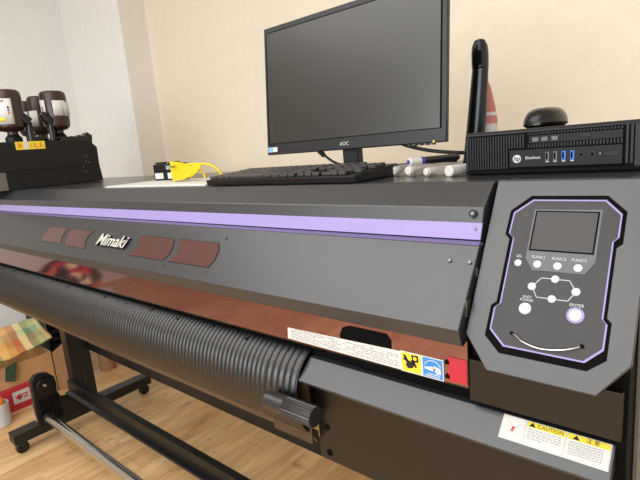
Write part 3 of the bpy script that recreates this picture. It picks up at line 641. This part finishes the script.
# ------------------------------------------------------------------ cables
def cable(label, pts, r, grp=None):
    o = G().tube(pts, r).build('cable', M['cable'], None, smooth=80); tag(o, label, 'cable', grp); return o
cable('black cable running down from the monitor underside left of its stand', [(-.800, .935, .00), (-.775, .935, -.022), (-.745, .945, -.045), (-.71, .985, -.062), (-.64, 1.0, -.064), (-.57, 1.02, -.058), (-.55, 1.11, -.062), (-.53, 1.16, -.066)], .0032)
G_ = G().cyl((-.800, .935, .000), (-.775, .935, -.024), .008, .006).build('cable_plug', M['cable'], bpy.data.objects['cable']); 
cable('black cable sagging from the monitor underside towards the small computer', [(-.575, .93, .010), (-.555, .93, -.008), (-.505, .945, -.026), (-.45, .96, -.036), (-.405, 1.0, -.042), (-.37, 1.06, -.048), (-.36, 1.20, -.06)], .0040)

# ------------------------------------------------------------------ clutter on the floor at the left
t = thing('storage_box', 'low red box with a white logo panel on the floor by the white pot', 'box', (-2.97, .70, -H))
G().box(-2.992, -2.955, .50, .850, -H, -1.172).build('box_body', M['red'], t, bevel=.003)
q = G().box(-2.955, -2.9535, .704, .790, -1.262, -1.192).build('logo_panel', M['offwhite'], t)
g = G()
g.poly([(-2.9535, .716, -1.227), (-2.9535, .736, -1.208), (-2.9535, .752, -1.227), (-2.9535, .736, -1.246)], (.001, 0, 0)).box(-2.9535, -2.9525, .750, .780, -1.222, -1.214).box(-2.9535, -2.9525, .758, .780, -1.240, -1.232)
g.build('logo_mark', M['red'], q)
t = thing('cardboard_box', 'open tan cardboard box behind the red box', 'box', (-3.3, .80, -H))
G().box(-3.000, -2.995, .40, .950, -1.30, -1.050).box(-3.42, -3.415, .40, .95, -1.30, -1.05).box(-3.42, -2.995, .945, .950, -1.30, -1.05).box(-3.42, -2.995, .40, .405, -1.30, -1.05).box(-3.42, -2.995, .40, .95, -1.30, -1.295).build('box_body', M['cardboard'], t, bevel=.001)
G().poly([(-2.995, .952, -1.060), (-2.995, .952, -1.30), (-2.95, 1.020, -1.29), (-2.95, 1.020, -1.000)], (-.004, .004, 0)).build('box_flap', M['cardboard_dark'], t)
o = G().box(-3.13, -3.00, 1.04, 1.10, -H, -1.10).build('green_carton', M['green'], None, bevel=.002); tag(o, 'dark green carton behind the flap of the cardboard box', 'box')
t = thing('plastic_crate', 'black slatted plastic crate between the plaid cloth and the printer leg', 'crate', (-3.36, .93, -1.0))
g = G().box(-3.52, -3.18, 1.01, 1.22, -1.30, -1.26).box(-3.52, -3.18, 1.01, 1.22, -.84, -.82)
for i in range(9): g.box(-3.185, -3.175, 1.01, 1.22, -1.25 + i * .048, -1.225 + i * .048)
for y in (1.01, 1.21): g.box(-3.52, -3.175, y, y + .01, -1.30, -.82)
g.box(-3.52, -3.50, 1.01, 1.22, -1.30, -.82)
g.build('crate_body', M['black'], t, bevel=.002)
g = G()
for i in range(5): g.cyl((-3.176, 1.03 + i * .035, -.93), (-3.172, 1.03 + i * .035, -.93), .006)
g.build('crate_hole', M['white'], t)
t['label'] = 'black slatted plastic crate between the plaid cloth and the printer leg'
# plaid cloth lying over the cardboard box
g = G(); nu, nv = 26, 16; vv = []
uvl = g.bm.loops.layers.uv.new('UVMap')
c00, c10, c11, c01 = Vector((-3.14, .43, -.905)), Vector((-3.14, .942, -.864)), Vector((-2.98, .965, -.975)), Vector((-2.985, .40, -1.060))
for i in range(nu + 1):
    row = []
    for j in range(nv + 1):
        u = i / nu; v = j / nv
        p = c00 * (1 - u) * (1 - v) + c10 * u * (1 - v) + c11 * u * v + c01 * (1 - u) * v
        p += Vector((.4, 0, .9)) * (.006 * math.sin(u * 11 + v * 3) + .004 * math.sin(u * 23 - v * 9))
        row.append(g.bm.verts.new(p))
    vv.append(row)
for i in range(nu):
    for j in range(nv):
        f = g.bm.faces.new((vv[i][j], vv[i + 1][j], vv[i + 1][j + 1], vv[i][j + 1]))
        for l, (a, b) in zip(f.loops, ((i, j), (i + 1, j), (i + 1, j + 1), (i, j + 1))): l[uvl].uv = (.06 + (1 - a / nu) * 1.75, b / nv * .5)
o = g.build('plaid_cloth', M['plaid'], None, smooth=80); so = o.modifiers.new('thickness', 'SOLIDIFY'); so.thickness = .012
tag(o, 'plaid cloth in red, yellow and green lying over the cardboard box', 'cloth')
G().poly([(-2.975, .705, -1.045), (-2.975, .765, -1.030), (-2.972, .735, -1.140), (-2.972, .690, -1.120)], (.004, 0, 0)).build('hanging_tie', mat('dark_green_plaid', (50, 70, 48), .9, noise=.3, scale=60), o)
t = thing('added_cabinet', 'added unseen low white cabinet carrying the patchwork bag mirrored in the tinted printer apron', 'cabinet', (-3.6, -.19, -H))  # unseen cabinet, added to hold the bag at the height the reflection needs
G().box(-3.86, -3.40, -.42, .06, -1.30, -.90).build('cabinet_body', M['white'], t, bevel=.004)
G().box(-3.40, -3.385, -.41, .05, -1.24, -.92).build('cabinet_door', M['offwhite'], t, bevel=.003)
m = bpy.data.materials.new('patchwork_fabric'); m.use_nodes = True; nt = m.node_tree; bs = nt.nodes['Principled BSDF']; bs.inputs['Roughness'].default_value = .9
tc = nt.nodes.new('ShaderNodeTexCoord'); vo = nt.nodes.new('ShaderNodeTexVoronoi'); vo.inputs['Scale'].default_value = 17
rp = nt.nodes.new('ShaderNodeValToRGB'); rp.color_ramp.interpolation = 'CONSTANT'; e = rp.color_ramp.elements
e[0].color = s2l((40, 60, 50)) + (1,); e[1].position = .3; e[1].color = s2l((190, 60, 66)) + (1,)
for p_, c_ in ((.5, (226, 206, 160)), (.62, (30, 30, 34)), (.8, (214, 110, 90))): q = e.new(p_); q.color = s2l(c_) + (1,)
nt.links.new(tc.outputs['Object'], vo.inputs['Vector']); nt.links.new(vo.outputs['Color'], rp.inputs['Fac']); nt.links.new(rp.outputs['Color'], bs.inputs['Base Color'])
g = G().lathe([(.10, 0), (.155, .03), (.165, .10), (.14, .18), (.09, .24), (.05, .27), (.001, .28)], (-3.58, -.18, -.90), seg=30, sx=1.1, sy=1.45)
for v in g.bm.verts: v.co += Vector((.012 * math.sin(v.co.z * 60 + v.co.y * 30), .010 * math.sin(v.co.x * 50), 0)) if v.co.z > -.89 else Vector()
tag(g.build('added_bag', m, None, smooth=80), 'added unseen red, cream and green patchwork bag, made up for the apron reflection', 'bag')  # unseen bag, made up to give the apron its colourful reflection
t = thing('flower_pot', 'white round pot on the floor at the left photo edge', 'pot', (-2.86, .608, -H))
G().lathe([(.043, 0), (.047, .004), (.050, .120), (.047, .124), (.045, .120), (.042, .020)], (0, 0, 0)).build('pot_body', M['white'], t, local=True)
G().lathe([(.016, .10), (.020, .12), (.012, .148), (.004, .156)], (.0, .015, 0)).build('orange_flower', M['orange'], t, local=True)
t = thing('cardboard_roll', 'brown cardboard tube roll standing on the floor behind the printer leg', 'roll', (-3.02, 1.27, -H))
G().lathe([(.050, 0), (.050, .165), (.040, .165), (.040, .01)], (0, 0, 0), seg=32).build('roll_body', M['cardboard_dark'], t, local=True)
o = G().lathe([(.05, 0), (.075, .02), (.08, .06), (.05, .10), (.01, .11)], (-3.05, 1.46, -H), seg=20).build('cloth_bag', M['navy'], None, smooth=60); tag(o, 'dark navy cloth bundle behind the cardboard roll', 'bag')
